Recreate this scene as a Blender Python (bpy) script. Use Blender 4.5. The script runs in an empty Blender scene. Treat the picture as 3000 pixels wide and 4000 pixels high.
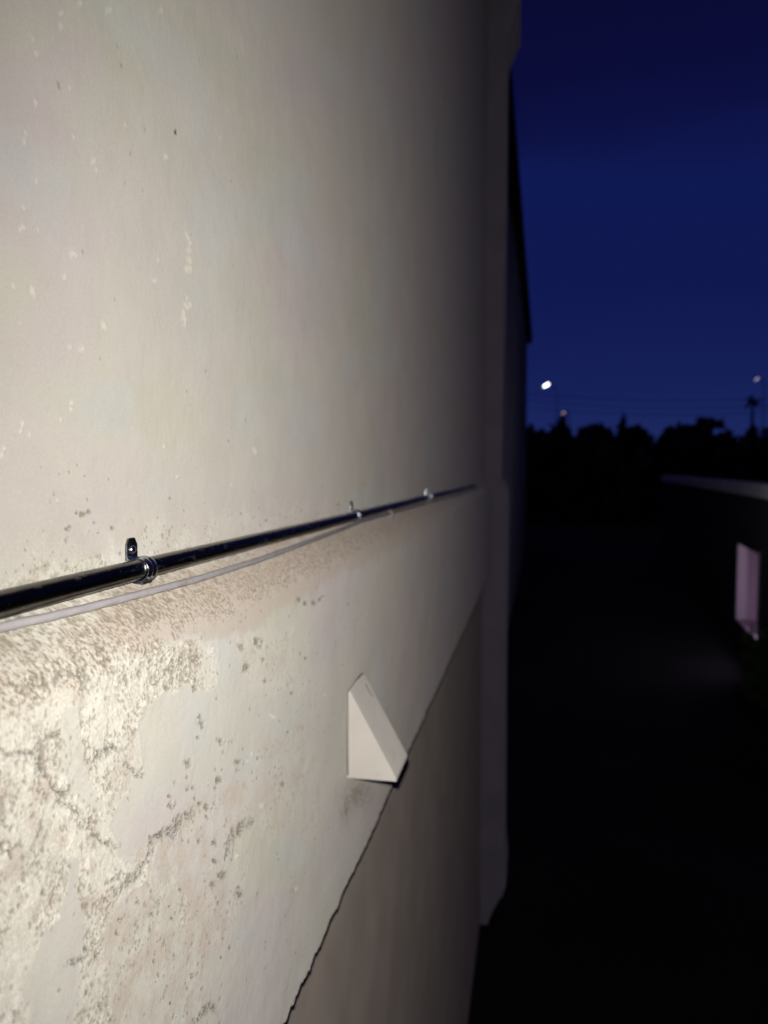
import bpy, bmesh, math, random
import numpy as np
from mathutils import Vector, Matrix

# ------------------------------------------------------------------ camera, sky, light
W, H, F = 1659.0, 2212.0, 1659.0          # photograph measured at this size; focal length in the same pixels
YAW, PITCH = math.radians(11.27), math.radians(3.14)
S = bpy.context.scene
C = S.collection
cam_d = bpy.data.cameras.new('camera')
cam = bpy.data.objects.new('camera', cam_d); C.objects.link(cam)
cam_d.sensor_fit = 'HORIZONTAL'; cam_d.sensor_width = 36.0; cam_d.lens = 36.0
cam_d.clip_start = 0.02; cam_d.clip_end = 3000
cam.location = (0, 0, 0)
cam.rotation_euler = (math.pi/2 - PITCH, 0, YAW)
cam_d.dof.use_dof = True; cam_d.dof.focus_distance = 0.68; cam_d.dof.aperture_fstop = 6.8
S.camera = cam
S.view_settings.view_transform = 'Standard'; S.view_settings.look = 'None'
S.view_settings.exposure = 0.0; S.view_settings.gamma = 1.0

w = bpy.data.worlds.new('World'); S.world = w; w.use_nodes = True
nt = w.node_tree; nt.nodes.clear()
out = nt.nodes.new('ShaderNodeOutputWorld'); bg = nt.nodes.new('ShaderNodeBackground')
tc = nt.nodes.new('ShaderNodeTexCoord'); sp = nt.nodes.new('ShaderNodeSeparateXYZ')
ns = nt.nodes.new('ShaderNodeTexNoise'); ns.inputs['Scale'].default_value = 2.2; ns.inputs['Detail'].default_value = 4
mp = nt.nodes.new('ShaderNodeMapping'); mp.inputs['Scale'].default_value = (1, 1, 5)
ad = nt.nodes.new('ShaderNodeMath'); ad.operation = 'MULTIPLY_ADD'; ad.inputs[1].default_value = 0.10; ad.inputs[2].default_value = -0.05
ad2 = nt.nodes.new('ShaderNodeMath'); ad2.operation = 'ADD'
rp = nt.nodes.new('ShaderNodeValToRGB')
el = rp.color_ramp.elements
el[0].position = 0.0; el[0].color = (0.0130, 0.0230, 0.1180, 1)
el[1].position = 0.75; el[1].color = (0.030, 0.014, 0.045, 1)
for p, c in ((0.10, (0.0080, 0.0150, 0.0980)), (0.22, (0.0050, 0.0100, 0.0800)), (0.33, (0.0050, 0.0098, 0.0840)),
             (0.42, (0.0034, 0.0042, 0.0420)), (0.55, (0.0028, 0.0032, 0.0290)), (0.62, (0.0030, 0.0030, 0.0260))):
    e = el.new(p); e.color = (*c, 1)
L = nt.links.new
L(tc.outputs['Generated'], sp.inputs[0]); L(tc.outputs['Generated'], mp.inputs[0]); L(mp.outputs[0], ns.inputs[0])
L(ns.outputs['Fac'], ad.inputs[0]); L(ad.outputs[0], ad2.inputs[0]); L(sp.outputs['Z'], ad2.inputs[1])
L(ad2.outputs[0], rp.inputs[0]); mr = nt.nodes.new('ShaderNodeMapRange'); mr.inputs[1].default_value = 0.33; mr.inputs[2].default_value = 0.8; mr.inputs[3].default_value = 1.0; mr.inputs[4].default_value = 0.2
L(sp.outputs['X'], mr.inputs[0])      # the afterglow fades away from the west
vs_ = nt.nodes.new('ShaderNodeVectorMath'); vs_.operation = 'SCALE'; L(rp.outputs[0], vs_.inputs[0]); L(mr.outputs[0], vs_.inputs['Scale']); L(vs_.outputs[0], bg.inputs[0]); L(bg.outputs[0], out.inputs[0])
bg.inputs[1].default_value = 1.0

# the flash of the phone that took the picture: a small LED just above the lens
fl_d = bpy.data.lights.new('camera_flash', 'SPOT'); fl = bpy.data.objects.new('camera_flash', fl_d); C.objects.link(fl)
fl_d.energy = 72.0; fl_d.color = (1.0, 0.965, 0.915); fl_d.shadow_soft_size = 0.003
fl_d.spot_size = math.radians(178); fl_d.spot_blend = 1.0
fl.location = (-0.010, -0.005, 0.034)
FLASH_AIM = (0.64, 1.0, -0.13)
fl.rotation_euler = Vector(FLASH_AIM).to_track_quat('-Z', 'Y').to_euler()

# ------------------------------------------------------------------ helpers
RW = (Matrix.Rotation(YAW, 3, 'Z') @ Matrix.Rotation(math.pi/2 - PITCH, 3, 'X'))
def ray(px, py):
    return RW @ Vector(((px - W/2)/F, (H/2 - py)/F, -1.0))
def at_x(px, py, x):                        # the point of the plane X = x seen there
    d = ray(px, py); return d * (x / d.x)
def at_y(px, py, y):
    d = ray(px, py); return d * (y / d.y)
def tag(o, label=None, cat=None, group=None, kind=None):
    if label: o['label'] = label
    if cat: o['category'] = cat
    if group: o['group'] = group
    if kind: o['kind'] = kind
    return o
def empty(name, loc, rz=0.0):
    o = bpy.data.objects.new(name, None); C.objects.link(o); o.location = loc; o.rotation_euler = (0, 0, rz)
    o.empty_display_size = 0.05
    return o
def obj(name, bm, mat, parent=None, smooth=False, loc=None, angle=None):
    me = bpy.data.meshes.new(name)
    if isinstance(bm, bmesh.types.BMesh):
        bmesh.ops.recalc_face_normals(bm, faces=bm.faces)
        if smooth:
            for f in bm.faces: f.smooth = True
            if angle:
                for e in bm.edges:
                    if len(e.link_faces) == 2 and e.calc_face_angle(0) > angle: e.smooth = False
        bm.to_mesh(me); bm.free()
    o = bpy.data.objects.new(name, me); C.objects.link(o)
    me.materials.append(mat)
    if parent: o.parent = parent
    if loc is not None: o.location = loc
    return o
def box(bm, x0, x1, y0, y1, z0, z1, bev=0.0, seg=2):
    r = bmesh.ops.create_cube(bm, size=1.0)
    vs = r['verts']
    for v in vs:
        v.co = Vector(((x0+x1)/2 + v.co.x*(x1-x0), (y0+y1)/2 + v.co.y*(y1-y0), (z0+z1)/2 + v.co.z*(z1-z0)))
    if bev > 0:
        es = set(e for v in vs for e in v.link_edges)
        bmesh.ops.bevel(bm, geom=list(es), offset=bev, segments=seg, profile=0.5, affect='EDGES')
def prism(bm, pts, y0, y1):                 # outline in (x, z) extruded along y
    a = [bm.verts.new((p[0], y0, p[1])) for p in pts]; b = [bm.verts.new((p[0], y1, p[1])) for p in pts]
    n = len(pts)
    bm.faces.new(a); bm.faces.new(b[::-1])
    for i in range(n): bm.faces.new((a[i], a[(i+1) % n], b[(i+1) % n], b[i]))
def tube(bm, pts, r, n=16, cap=True, rfun=None):
    pts = [Vector(p) for p in pts]; rings = []
    for i, p in enumerate(pts):
        t = (pts[min(i+1, len(pts)-1)] - pts[max(i-1, 0)]).normalized()
        up = Vector((0, 0, 1)) if abs(t.z) < 0.9 else Vector((1, 0, 0))
        a = t.cross(up).normalized(); b = a.cross(t).normalized()
        rr = rfun(i) if rfun else r
        rings.append([bm.verts.new(p + a*rr*math.cos(k*2*math.pi/n) + b*rr*math.sin(k*2*math.pi/n)) for k in range(n)])
    for i in range(len(rings)-1):
        for k in range(n):
            bm.faces.new((rings[i][k], rings[i][(k+1) % n], rings[i+1][(k+1) % n], rings[i+1][k]))
    if cap: bm.faces.new(rings[0][::-1]); bm.faces.new(rings[-1])

def mat(name, col, rough=0.7, metal=0.0, spec=0.3, noise=0.0, nscale=20, bump=0.0, bscale=80, drough=0.0, emis=None, estr=0.0):
    m = bpy.data.materials.new(name); m.use_nodes = True
    n = m.node_tree; p = n.nodes['Principled BSDF']
    p.inputs['Base Color'].default_value = (*col, 1); p.inputs['Roughness'].default_value = rough
    p.inputs['Metallic'].default_value = metal; p.inputs['Specular IOR Level'].default_value = spec
    p.inputs['Diffuse Roughness'].default_value = drough
    t = n.nodes.new('ShaderNodeTexCoord')
    if noise > 0:
        a = n.nodes.new('ShaderNodeTexNoise'); a.inputs['Scale'].default_value = nscale; a.inputs['Detail'].default_value = 5
        n.links.new(t.outputs['Object'], a.inputs[0])
        r = n.nodes.new('ShaderNodeValToRGB')
        r.color_ramp.elements[0].position = 0.3; r.color_ramp.elements[1].position = 0.7
        r.color_ramp.elements[0].color = (*[c*(1-noise) for c in col], 1); r.color_ramp.elements[1].color = (*[min(1, c*(1+noise)) for c in col], 1)
        n.links.new(a.outputs['Fac'], r.inputs[0]); n.links.new(r.outputs[0], p.inputs['Base Color'])
    if bump > 0:
        a = n.nodes.new('ShaderNodeTexNoise'); a.inputs['Scale'].default_value = bscale; a.inputs['Detail'].default_value = 4
        n.links.new(t.outputs['Object'], a.inputs[0])
        b = n.nodes.new('ShaderNodeBump'); b.inputs['Strength'].default_value = 1.0; b.inputs['Distance'].default_value = bump
        n.links.new(a.outputs['Fac'], b.inputs['Height']); n.links.new(b.outputs[0], p.inputs['Normal'])
    if emis:
        p.inputs['Emission Color'].default_value = (*emis, 1); p.inputs['Emission Strength'].default_value = estr
    return m

# ------------------------------------------------------------------ numpy noise
def _hash(ix, iy, seed):
    h = (ix.astype(np.int64)*374761393 + iy.astype(np.int64)*668265263 + seed*974634777) & 0xffffffff
    h = ((h ^ (h >> 13))*1274126177) & 0xffffffff
    h = (h ^ (h >> 16)) & 0xffffffff
    return h
def perlin(x, y, seed=0):
    x0 = np.floor(x); y0 = np.floor(y); fx = (x-x0).astype(np.float32); fy = (y-y0).astype(np.float32)
    def g(dx, dy):
        a = _hash(x0+dx, y0+dy, seed).astype(np.float32)*(2*math.pi/4294967296.0)
        return np.cos(a)*(fx-dx) + np.sin(a)*(fy-dy)
    u = fx*fx*fx*(fx*(fx*6-15)+10); v = fy*fy*fy*(fy*(fy*6-15)+10)
    n0 = g(0, 0)*(1-u) + g(1, 0)*u; n1 = g(0, 1)*(1-u) + g(1, 1)*u
    return (n0*(1-v) + n1*v)*1.5
def fbm(x, y, sc, seed=0, octv=4, gain=0.5):
    s = 0; a = 1.0; t = 0
    for i in range(octv):
        s = s + a*perlin(x*sc, y*sc, seed+i*17); t += a; a *= gain; sc *= 2.03
    return s/t
def cell(x, y, sc, seed=0):                  # distance to the nearest feature point and that point's random value
    X = x*sc; Y = y*sc; x0 = np.floor(X); y0 = np.floor(Y)
    best = np.full(X.shape, 9.0, np.float32); rnd = np.zeros(X.shape, np.float32)
    for dx in (-1, 0, 1):
        for dy in (-1, 0, 1):
            h = _hash(x0+dx, y0+dy, seed)
            px = x0+dx + (h & 1023)/1023.0; py = y0+dy + ((h >> 10) & 1023)/1023.0
            d = np.hypot(X-px, Y-py).astype(np.float32); m = d < best
            best = np.where(m, d, best); rnd = np.where(m, ((h >> 20) & 1023)/1023.0, rnd)
    return best, rnd
def sstep(a, b, x):
    t = np.clip((x-a)/(b-a), 0, 1); return t*t*(3-2*t)
def polydist(px, py, pts, closed=False):
    d = np.full(px.shape, 1e9, np.float32); n = len(pts)
    for i in range(n if closed else n-1):
        x1, y1 = pts[i]; x2, y2 = pts[(i+1) % n]; ex, ey = x2-x1, y2-y1
        t = np.clip(((px-x1)*ex + (py-y1)*ey)/(ex*ex+ey*ey+1e-9), 0, 1)
        d = np.minimum(d, np.hypot(px-x1-t*ex, py-y1-t*ey))
    return d
def polysd(px, py, pts):                     # negative inside
    ins = np.zeros(px.shape, bool); n = len(pts)
    for i in range(n):
        x1, y1 = pts[i]; x2, y2 = pts[(i+1) % n]
        c = ((y1 > py) != (y2 > py))
        with np.errstate(divide='ignore', invalid='ignore'):
            xi = (x2-x1)*(py-y1)/((y2-y1) if y2 != y1 else 1e-9) + x1
        ins ^= c & (px < xi)
    d = polydist(px, py, pts, True)
    return np.where(ins, -d, d)

# ------------------------------------------------------------------ the plastered building
XU, XB, XL = -0.372, -0.320, -0.385          # planes of the upper wall, of the band and of the wall below it
Y_END = 5.6                                  # where the corner pier stands
ZB = -0.728                                  # bottom edge of the band

def mat_plaster(name, fine=1.0):
    m = bpy.data.materials.new(name); m.use_nodes = True
    n = m.node_tree; p = n.nodes['Principled BSDF']; ln = n.links.new
    p.inputs['Roughness'].default_value = 0.75; p.inputs['Specular IOR Level'].default_value = 0.25
    p.inputs['Diffuse Roughness'].default_value = 1.0
    a = n.nodes.new('ShaderNodeAttribute'); a.attribute_name = 'tint'
    g = n.nodes.new('ShaderNodeAttribute'); g.attribute_name = 'grain'
    t = n.nodes.new('ShaderNodeTexCoord')
    n1 = n.nodes.new('ShaderNodeTexNoise'); n1.inputs['Scale'].default_value = 420; n1.inputs['Detail'].default_value = 4
    n1.inputs['Roughness'].default_value = 0.65
    n2 = n.nodes.new('ShaderNodeTexNoise'); n2.inputs['Scale'].default_value = 130; n2.inputs['Detail'].default_value = 3
    ln(t.outputs['Object'], n1.inputs[0]); ln(t.outputs['Object'], n2.inputs[0])
    # fine mottling of the colour, stronger where the plaster is bare
    r = n.nodes.new('ShaderNodeMapRange'); r.inputs[1].default_value = 0.3; r.inputs[2].default_value = 0.7
    r.inputs[3].default_value = -1; r.inputs[4].default_value = 1
    ln(n1.outputs['Fac'], r.inputs[0])
    k = n.nodes.new('ShaderNodeMath'); k.operation = 'MULTIPLY_ADD'; k.inputs[1].default_value = 0.13; k.inputs[2].default_value = 0.05
    ln(g.outputs['Fac'], k.inputs[0])
    mu = n.nodes.new('ShaderNodeMath'); mu.operation = 'MULTIPLY'; ln(r.outputs[0], mu.inputs[0]); ln(k.outputs[0], mu.inputs[1])
    pl = n.nodes.new('ShaderNodeMath'); pl.operation = 'ADD'; pl.inputs[1].default_value = 1.0; ln(mu.outputs[0], pl.inputs[0])
    vm = n.nodes.new('ShaderNodeVectorMath'); vm.operation = 'SCALE'; ln(a.outputs['Color'], vm.inputs[0]); ln(pl.outputs[0], vm.inputs['Scale'])
    ln(vm.outputs[0], p.inputs['Base Color'])
    # bump
    s1 = n.nodes.new('ShaderNodeMath'); s1.operation = 'MULTIPLY_ADD'; s1.inputs[1].default_value = 0.22; s1.inputs[2].default_value = 0.20
    ln(g.outputs['Fac'], s1.inputs[0])
    h1 = n.nodes.new('ShaderNodeMath'); h1.operation = 'MULTIPLY'; ln(n1.outputs['Fac'], h1.inputs[0]); ln(s1.outputs[0], h1.inputs[1])
    h2 = n.nodes.new('ShaderNodeMath'); h2.operation = 'MULTIPLY_ADD'; h2.inputs[1].default_value = 0.55
    ln(n2.outputs['Fac'], h2.inputs[0]); ln(h1.outputs[0], h2.inputs[2])
    b = n.nodes.new('ShaderNodeBump'); b.inputs['Distance'].default_value = 0.0014*fine; b.inputs['Strength'].default_value = 1.0
    ln(h2.outputs[0], b.inputs['Height']); ln(b.outputs[0], p.inputs['Normal'])
    return m
M_PLASTER = mat_plaster('weathered plaster')

# sweep: profile rows (x, z) x columns y
def col_ys():
    ys = list(np.arange(-1.2, 0.33, 0.006))
    px = np.arange(-190, 1041, 1.3)
    for q in px:
        p = at_x(float(q), 1015.0, XU)
        if p.y > ys[-1] + 1e-4 and p.y < Y_END: ys.append(p.y)
    ys.append(Y_END)
    return np.array(ys)
rows = []
for z in np.arange(3.30, 0.60, -0.03): rows.append((XU, z))
for z in np.arange(0.60, 0.05, -0.0028): rows.append((XU, z))
for z in np.arange(0.05, -0.0980, -0.0012): rows.append((XU, z))
# ledge: a soft rounded shoulder out to the band
for t in np.linspace(0, 1, 52):
    z = -0.0990 - 0.062*t
    x = XU + (XB-XU)*(1 - (1-t)**2.0)
    rows.append((x, z))
n_upper = len(rows) - 40
for z in np.arange(-0.1622, ZB, -0.0012): rows.append((XB, z))
for dx, dz in ((0.0, 0.0), (-0.0025, -0.0022), (-0.007, -0.0030), (-0.02, -0.0028), (-0.09, -0.0025)): rows.append((XB+dx, ZB+dz))
rows = np.array(rows); ys = col_ys()
NR, NC = len(rows), len(ys)
Y, Z0 = np.meshgrid(ys, rows[:, 1]); X0 = np.repeat(rows[:, 0][:, None], NC, 1)
# where each point lies in the photograph (used to place the marks of wear where they are on the wall)
RI = np.array(RW.transposed())
cx = RI[0, 0]*X0 + RI[0, 1]*Y + RI[0, 2]*Z0; cy = RI[1, 0]*X0 + RI[1, 1]*Y + RI[1, 2]*Z0; cz = RI[2, 0]*X0 + RI[2, 1]*Y + RI[2, 2]*Z0
dep = np.where(-cz > 0.12, -cz, 0.12)
PX = np.clip(W/2 + cx/dep*F, -3000, 4000); PY = np.clip(H/2 - cy/dep*F, -6000, 9000)
# arc length down the profile, so that the grain is not stretched on the sloping ledge
seg = np.hypot(np.diff(rows[:, 0]), np.diff(rows[:, 1])); arc = np.concatenate([[0], np.cumsum(seg)])
ZA = np.repeat((rows[0, 1] - arc)[:, None], NC, 1)
a1 = fbm(Y, ZA, 28, 3, 5, 0.6); a2 = fbm(Y, ZA, 28, 43, 5, 0.6)
WX = PX + a1*34; WY = PY + a2*34
A6 = fbm(Y, ZA, 520, 131, 3, 0.65)
A3 = fbm(Y, ZA, 90, 7, 4, 0.6); A4 = fbm(Y, ZA, 260, 11, 3, 0.6); A5 = fbm(Y, ZA, 9, 23, 3)
LY = np.log(np.maximum(Y, 0.15))*0.55; LZ = Z0/np.maximum(Y, 0.35)**0.6
LOW1 = fbm(LY+0.2*LZ, LZ, 5, 61, 3); LOW2 = fbm(LY, LZ-0.2*LY, 4, 71, 3); LOW3 = fbm(LY, LZ, 7, 81, 2)

def q(pts): return [(x*0.4333, y*0.4333+1382.5) for x, y in pts]     # measured in an enlarged view of the lower left
band = sstep(-0.100, -0.140, Z0)
# bare rough plaster on the band
bare = polysd(WX, WY, q([(-900, -150), (300, -140), (640, -90), (820, 0), (960, 10), (1085, 40), (1075, 225), (970, 235), (900, 245), (790, 262), (740, 330), (705, 450),
    (690, 520), (700, 655), (610, 740), (585, 840), (545, 930), (590, 1000), (575, 1080), (660, 1120), (740, 1060), (750, 1180), (640, 1260), (560, 1340),
    (500, 1500), (520, 1700), (560, 1950), (500, 2400), (-900, 2400)]))
patch1 = polysd(WX, WY, q([(345, 1080), (405, 1090), (405, 1440), (375, 1560), (345, 1950), (330, 2500), (60, 2500), (125, 1900), (120, 1700), (200, 1500), (310, 1400), (330, 1250)]))
patch2 = polysd(WX, WY, q([(310, 330), (400, 330), (410, 560), (450, 700), (520, 800), (540, 850), (480, 860), (360, 720), (300, 600)]))
semi = polysd(WX, WY, q([(560, 1080), (760, 1000), (860, 960), (960, 830), (1230, 700), (1220, 1100), (1190, 1300), (1130, 1500), (1000, 1600), (1100, 1950), (1080, 2400), (500, 2400), (480, 1600), (560, 1300)]))
semi2 = polysd(WX, WY, q([(1180, -50), (1560, -60), (1540, 240), (1330, 260), (1210, 160)]))
semi3 = polysd(WX, WY, q([(1290, 520), (1500, 420), (1640, 700), (1560, 1000), (1250, 960)]))
R = 1.0*sstep(5, -5, bare)
R = R*(1 - 0.95*sstep(4, -4, patch1))*(1 - 0.7*sstep(4, -4, patch2))
R = np.maximum(R, 0.46*sstep(10, -10, semi)*(0.75+0.5*LOW3))
R = np.maximum(R, 0.26*sstep(14, -14, semi2)); R = np.maximum(R, 0.22*sstep(16, -16, semi3))
# second, thin coat still on parts of the bare area
thin = sstep(0.10, 0.22, A5 + 0.35*a1)
R = R*(1 - 0.45*thin)
tan = sstep(12, -12, polysd(WX, WY, [(215, 1300), (330, 1250), (560, 1180), (760, 1120), (1000, 1060), (900, 1160), (700, 1260), (600, 1330), (490, 1385), (400, 1372), (290, 1400), (190, 1365)]))
R = R*(1 - 0.72*tan)
R = R*band
# just above the pipe the paint is grainy and partly gone
near_pipe = sstep(0.055, 0.0, Z0 + 0.088) * sstep(-0.145, -0.12, Z0)
fade_y = sstep(2.6, 0.7, Y)
R = np.maximum(R, near_pipe*fade_y*(0.34 + 0.25*a1))
chip = polysd(WX, WY, [(-200, 1300), (0, 1262), (60, 1240), (110, 1208), (190, 1206), (230, 1190), (255, 1215), (430, 1215), (470, 1230), (470, 1290), (380, 1330), (200, 1380), (0, 1420), (-200, 1440)])
R = np.maximum(R, 0.85*sstep(6, -6, chip))
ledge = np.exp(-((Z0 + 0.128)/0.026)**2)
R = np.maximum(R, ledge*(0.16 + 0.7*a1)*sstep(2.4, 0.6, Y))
R = np.clip(R, 0.0, 1.0)
edge = np.abs(bare)
CM = sstep(-0.22, 0.30, fbm(Y, ZA, 17, 201, 4, 0.6) + 0.12*a1); RS = R*(0.12 + 0.88*CM)*(1 - 0.6*ledge)

# pits
d1, r1 = cell(Y + 0.003*a1 + 0.0016*A4, ZA + 0.003*a2 + 0.0016*A6, 150, 5); pit1 = sstep(0.42, 0.22, d1 + 0.35*A4 + 0.3*A6)*(r1 < 0.34*RS*sstep(-0.3, 0.2, a1) + 0.012*band)
d2, r2 = cell(Y, ZA, 300, 9); pit2 = sstep(0.5, 0.3, d2 + 0.2*A4)*(r2 < 0.42*RS**1.3)
d3, r3 = cell(Y + 0.006*a2, ZA + 0.006*a1, 60, 15); pit3 = sstep(0.40, 0.2, d3)*(r3 < 0.22*(R > 0.6)*CM)
pit = np.clip(pit1 + 0.7*pit2 + pit3*(0.5+A3), 0, 1)*sstep(0.0, 0.1, R + 0.09)
# marks read off the photograph: pits with a size each
def blobs(lst, scale=1.0, wob=1.1, asp=1.35):
    m = np.zeros(PX.shape, np.float32)
    for x, y, s in lst:
        sel = (np.abs(PX-x) < 5*s+12) & (np.abs(PY-y) < 7*s+16)
        if not sel.any(): continue
        dd = np.hypot((PX[sel]-x + A3[sel]*s*1.7), (PY[sel]-y + a1[sel]*s*1.0)/asp)/(s*scale)
        m[sel] = np.maximum(m[sel], sstep(1.15, 0.65, dd + A4[sel]*wob))
    return m
pl = [(x*0.4333, y*0.4333+1382.5, s) for x, y, s in ((1000, 420, 9), (992, 385, 5), (1095, 510, 7.5), (1112, 560, 3), (1190, 610, 7), (1188, 650, 5), (935, 620, 7.5), (932, 690, 4), (937, 745, 4.5),
    (1092, 700, 7), (1078, 735, 4), (845, 780, 4), (850, 830, 7), (870, 715, 4), (968, 740, 4), (975, 790, 3), (1000, 820, 4), (1035, 840, 7), (1042, 885, 4), (1075, 815, 4), (640, 790, 3.2), (1230, 140, 8), (1290, 15, 9), (1200, 38, 7),
    (1310, 100, 4), (1340, 40, 4), (1500, 70, 3), (1525, 92, 3), (835, 240, 6), (970, 240, 5.5), (1077, 293, 2.6), (1145, 130, 2), (985, 490, 3), (1145, 511, 2.2), (1290, 592, 3), (1375, 636, 2.2), (1285, 690, 2.2), (1405, 722, 5), (1435, 460, 2.6), (1455, 265, 4),
    (1325, 205, 4), (1190, 960, 4), (1075, 1012, 7), (1000, 1005, 4), (1110, 1170, 8), (1070, 1100, 5), (1060, 1220, 5), (1190, 1270, 8), (1190, 1235, 5), (1090, 1312, 4), (905, 1245, 3), (920, 1000, 3), (690, 1310, 4), (765, 1370, 4), (865, 1390, 2.4), (910, 1403, 2.4), (850, 1330, 2.2),
    (600, 1400, 5), (585, 1465, 5), (1150, 1535, 4.5), (1105, 1585, 3), (990, 1615, 2.4), (960, 1680, 5), (940, 1742, 3.4), (850, 1815, 3.4), (775, 1605, 4), (680, 1542, 2), (780, 1705, 2), (605, 1640, 2.4), (1050, 1510, 2.2), (960, 1520, 3), (1285, 1265, 2.6), (800, 975, 6), (840, 972, 4), (875, 1876, 5))]
pl += [(645, 1296, 5), (660, 1304, 5), (678, 1303, 6), (692, 1296, 3.5), (755, 1305, 2.5), (697, 1290, 3)]
marks = blobs(pl)
upl = [(178, 1113, 8), (192, 1108, 6), (165, 1108, 4), (145, 1142, 5), (153, 1136, 4), (96, 1148, 2.5), (244, 1140, 5), (60, 1168, 2), (118, 1068, 2.2), (150, 1020, 3), (182, 1028, 2), (205, 1130, 3), (130, 1025, 2), (236, 1035, 2.4), (400, 1103, 2.2), (90, 1010, 2), (110, 1085, 2), (380, 284, 3.6), (381, 288, 2.5), (269, 397, 1.6),
       (465, 1133, 2), (345, 1120, 2), (520, 1110, 2), (575, 1125, 2.5), (620, 1118, 2), (730, 1090, 3)]
umarks = blobs(upl, wob=0.3, asp=1.0)
# flakes of lifted paint, raised and paler than the wall
fk = [(x*0.4667, y*0.4667, s) for x, y, s in ((150, 180, 5), (172, 248, 5), (165, 482, 5), (108, 655, 6), (120, 620, 3.5), (435, 750, 6), (440, 790, 4), (340, 636, 4), (576, 577, 4), (768, 725, 5), (160, 840, 4), (98, 1055, 6), (165, 1072, 4), (330, 1175, 6), (345, 1185, 4), (292, 1285, 4.5),
    (150, 1362, 7), (148, 1340, 5), (715, 1298, 4.5), (482, 1515, 6), (472, 1500, 4), (375, 1612, 6), (872, 1105, 4), (876, 1160, 5.5), (880, 1130, 5), (876, 1205, 6), (872, 1245, 7), (865, 1080, 3), (865, 1380, 4), (872, 1415, 7), (852, 1450, 4), (850, 1475, 5.5), (855, 1500, 4),
    (738, 48, 5), (506, 48, 5), (283, 60, 5), (290, 120, 5), (372, 15, 5), (100, 965, 3.5), (55, 1325, 4), (82, 1490, 3), (315, 1600, 4), (735, 1200, 3), (320, 408, 3.5), (1017, 640, 2.5))]
fk += [(549, 975, 5), (545, 970, 3), (152, 868, 4), (150, 884, 4.5), (48, 918, 6), (45, 930, 5), (60, 940, 4), (355, 965, 3), (6, 985, 6), (10, 970, 5), (130, 905, 4), (385, 1030, 3), (125, 1080, 3), (500, 1048, 2.5), (640, 1090, 2.5),
       (565, 1742, 5), (640, 1920, 4), (590, 1550, 4), (585, 1545, 3), (510, 1850, 4), (538, 1645, 3), (545, 1628, 3), (700, 1500, 2.5)]
flake = blobs(fk, wob=0.7, asp=1.3)
# deep cracks / lips
cr = np.minimum.reduce([polydist(WX, WY, q(p)) for p in (
    [(20, 560), (130, 540), (200, 575), (230, 680), (300, 770), (390, 830), (440, 900), (460, 985), (570, 1020)],
    [(560, 1260), (600, 1240), (700, 1150), (745, 1080), (765, 1000), (800, 975)],
    [(800, 975), (855, 970), (900, 920), (950, 890)], [(440, 620), (490, 570), (590, 540)], [(600, 655), (700, 655)],
    [(540, 1200), (620, 1165)], [(1130, 1080), (1145, 1020), (1180, 970), (1240, 905)], [(980, 1900), (1020, 1850), (1075, 1830)],
    [(200, 500), (280, 480)], [(420, 1480), (440, 1560), (330, 1610)])])
crack = sstep(12, 3, cr + A3*5 + A4*3)*sstep(-0.25, 0.2, A4 + 0.6*a2 + 0.25)
crack = np.clip(crack*sstep(-0.30, 0.12, A6 + 0.8*A4 + 0.35*A3), 0, 1)*band
# dirt along the ledge
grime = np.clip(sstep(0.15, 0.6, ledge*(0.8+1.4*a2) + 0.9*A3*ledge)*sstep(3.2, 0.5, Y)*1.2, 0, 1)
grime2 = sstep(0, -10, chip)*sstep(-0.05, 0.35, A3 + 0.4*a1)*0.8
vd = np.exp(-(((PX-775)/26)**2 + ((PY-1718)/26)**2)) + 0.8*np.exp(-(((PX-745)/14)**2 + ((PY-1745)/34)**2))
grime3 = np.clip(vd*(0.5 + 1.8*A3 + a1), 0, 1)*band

fill = polysd(PX + a1*6, PY + a2*6, [(508, 1245), (560, 1232), (572, 1270), (500, 1290)])
# ---- height (metres, along +x)
nearf = sstep(2.0, 0.45, Y)
h = 0.0030*fbm(Y*0.5, ZA, 9, 91, 3) + nearf*(0.0012*fbm(Y, ZA, 30, 95, 3) + 0.00050*A3)
R = R*(1 - sstep(3, -3, fill))
h += R*(0.0005*A3 + 0.0009*a1 + 0.00018*A4 + 0.00012*A6) - 0.0009*R
rid = np.abs(fbm(Y + 0.004*a1, ZA*0.9, 34, 151, 4, 0.55))
crev = sstep(0.050, 0.012, rid + 0.05*A4)*sstep(0.55, 0.9, R)*sstep(-0.15, 0.25, LOW3 + a2)
h += R*band*0.0005*sstep(0.0, 0.15, rid) - 0.0012*crev
h -= 0.0010*pit*(0.4+0.6*R) + 0.0024*marks + 0.0020*umarks
h += 0.0016*flake*(0.7+A4)
h -= 0.0022*crack
h += 0.0012*sstep(9, 2, edge)*band*(bare > -3)*sstep(-0.2, 0.2, a1)
h += 0.0025*A5*band*sstep(0, -30, bare)
h += 0.010*sstep(4.15, Y_END, Y)*0            # stays flat up to the pier
# jagged bottom edge
N1 = fbm(ys, ys*0+3.3, 14, 5, 5, 0.62); N2 = fbm(ys, ys*0+7.7, 60, 8, 4, 0.7)
N3 = fbm(ys, ys*0+1.9, 22, 28, 2, 0.6)
jag = 0.010*N1 + 0.012*N2 + 0.006*np.round(N3*4)/4
tb = sstep(ZB+0.035, ZB, Z0)
Zf = Z0 + tb*jag[None, :]
sel = Z0 <= ZB + 1e-6
h = np.where(sel, h*0.5 + (0.0012*N2)[None, :], h)

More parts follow.
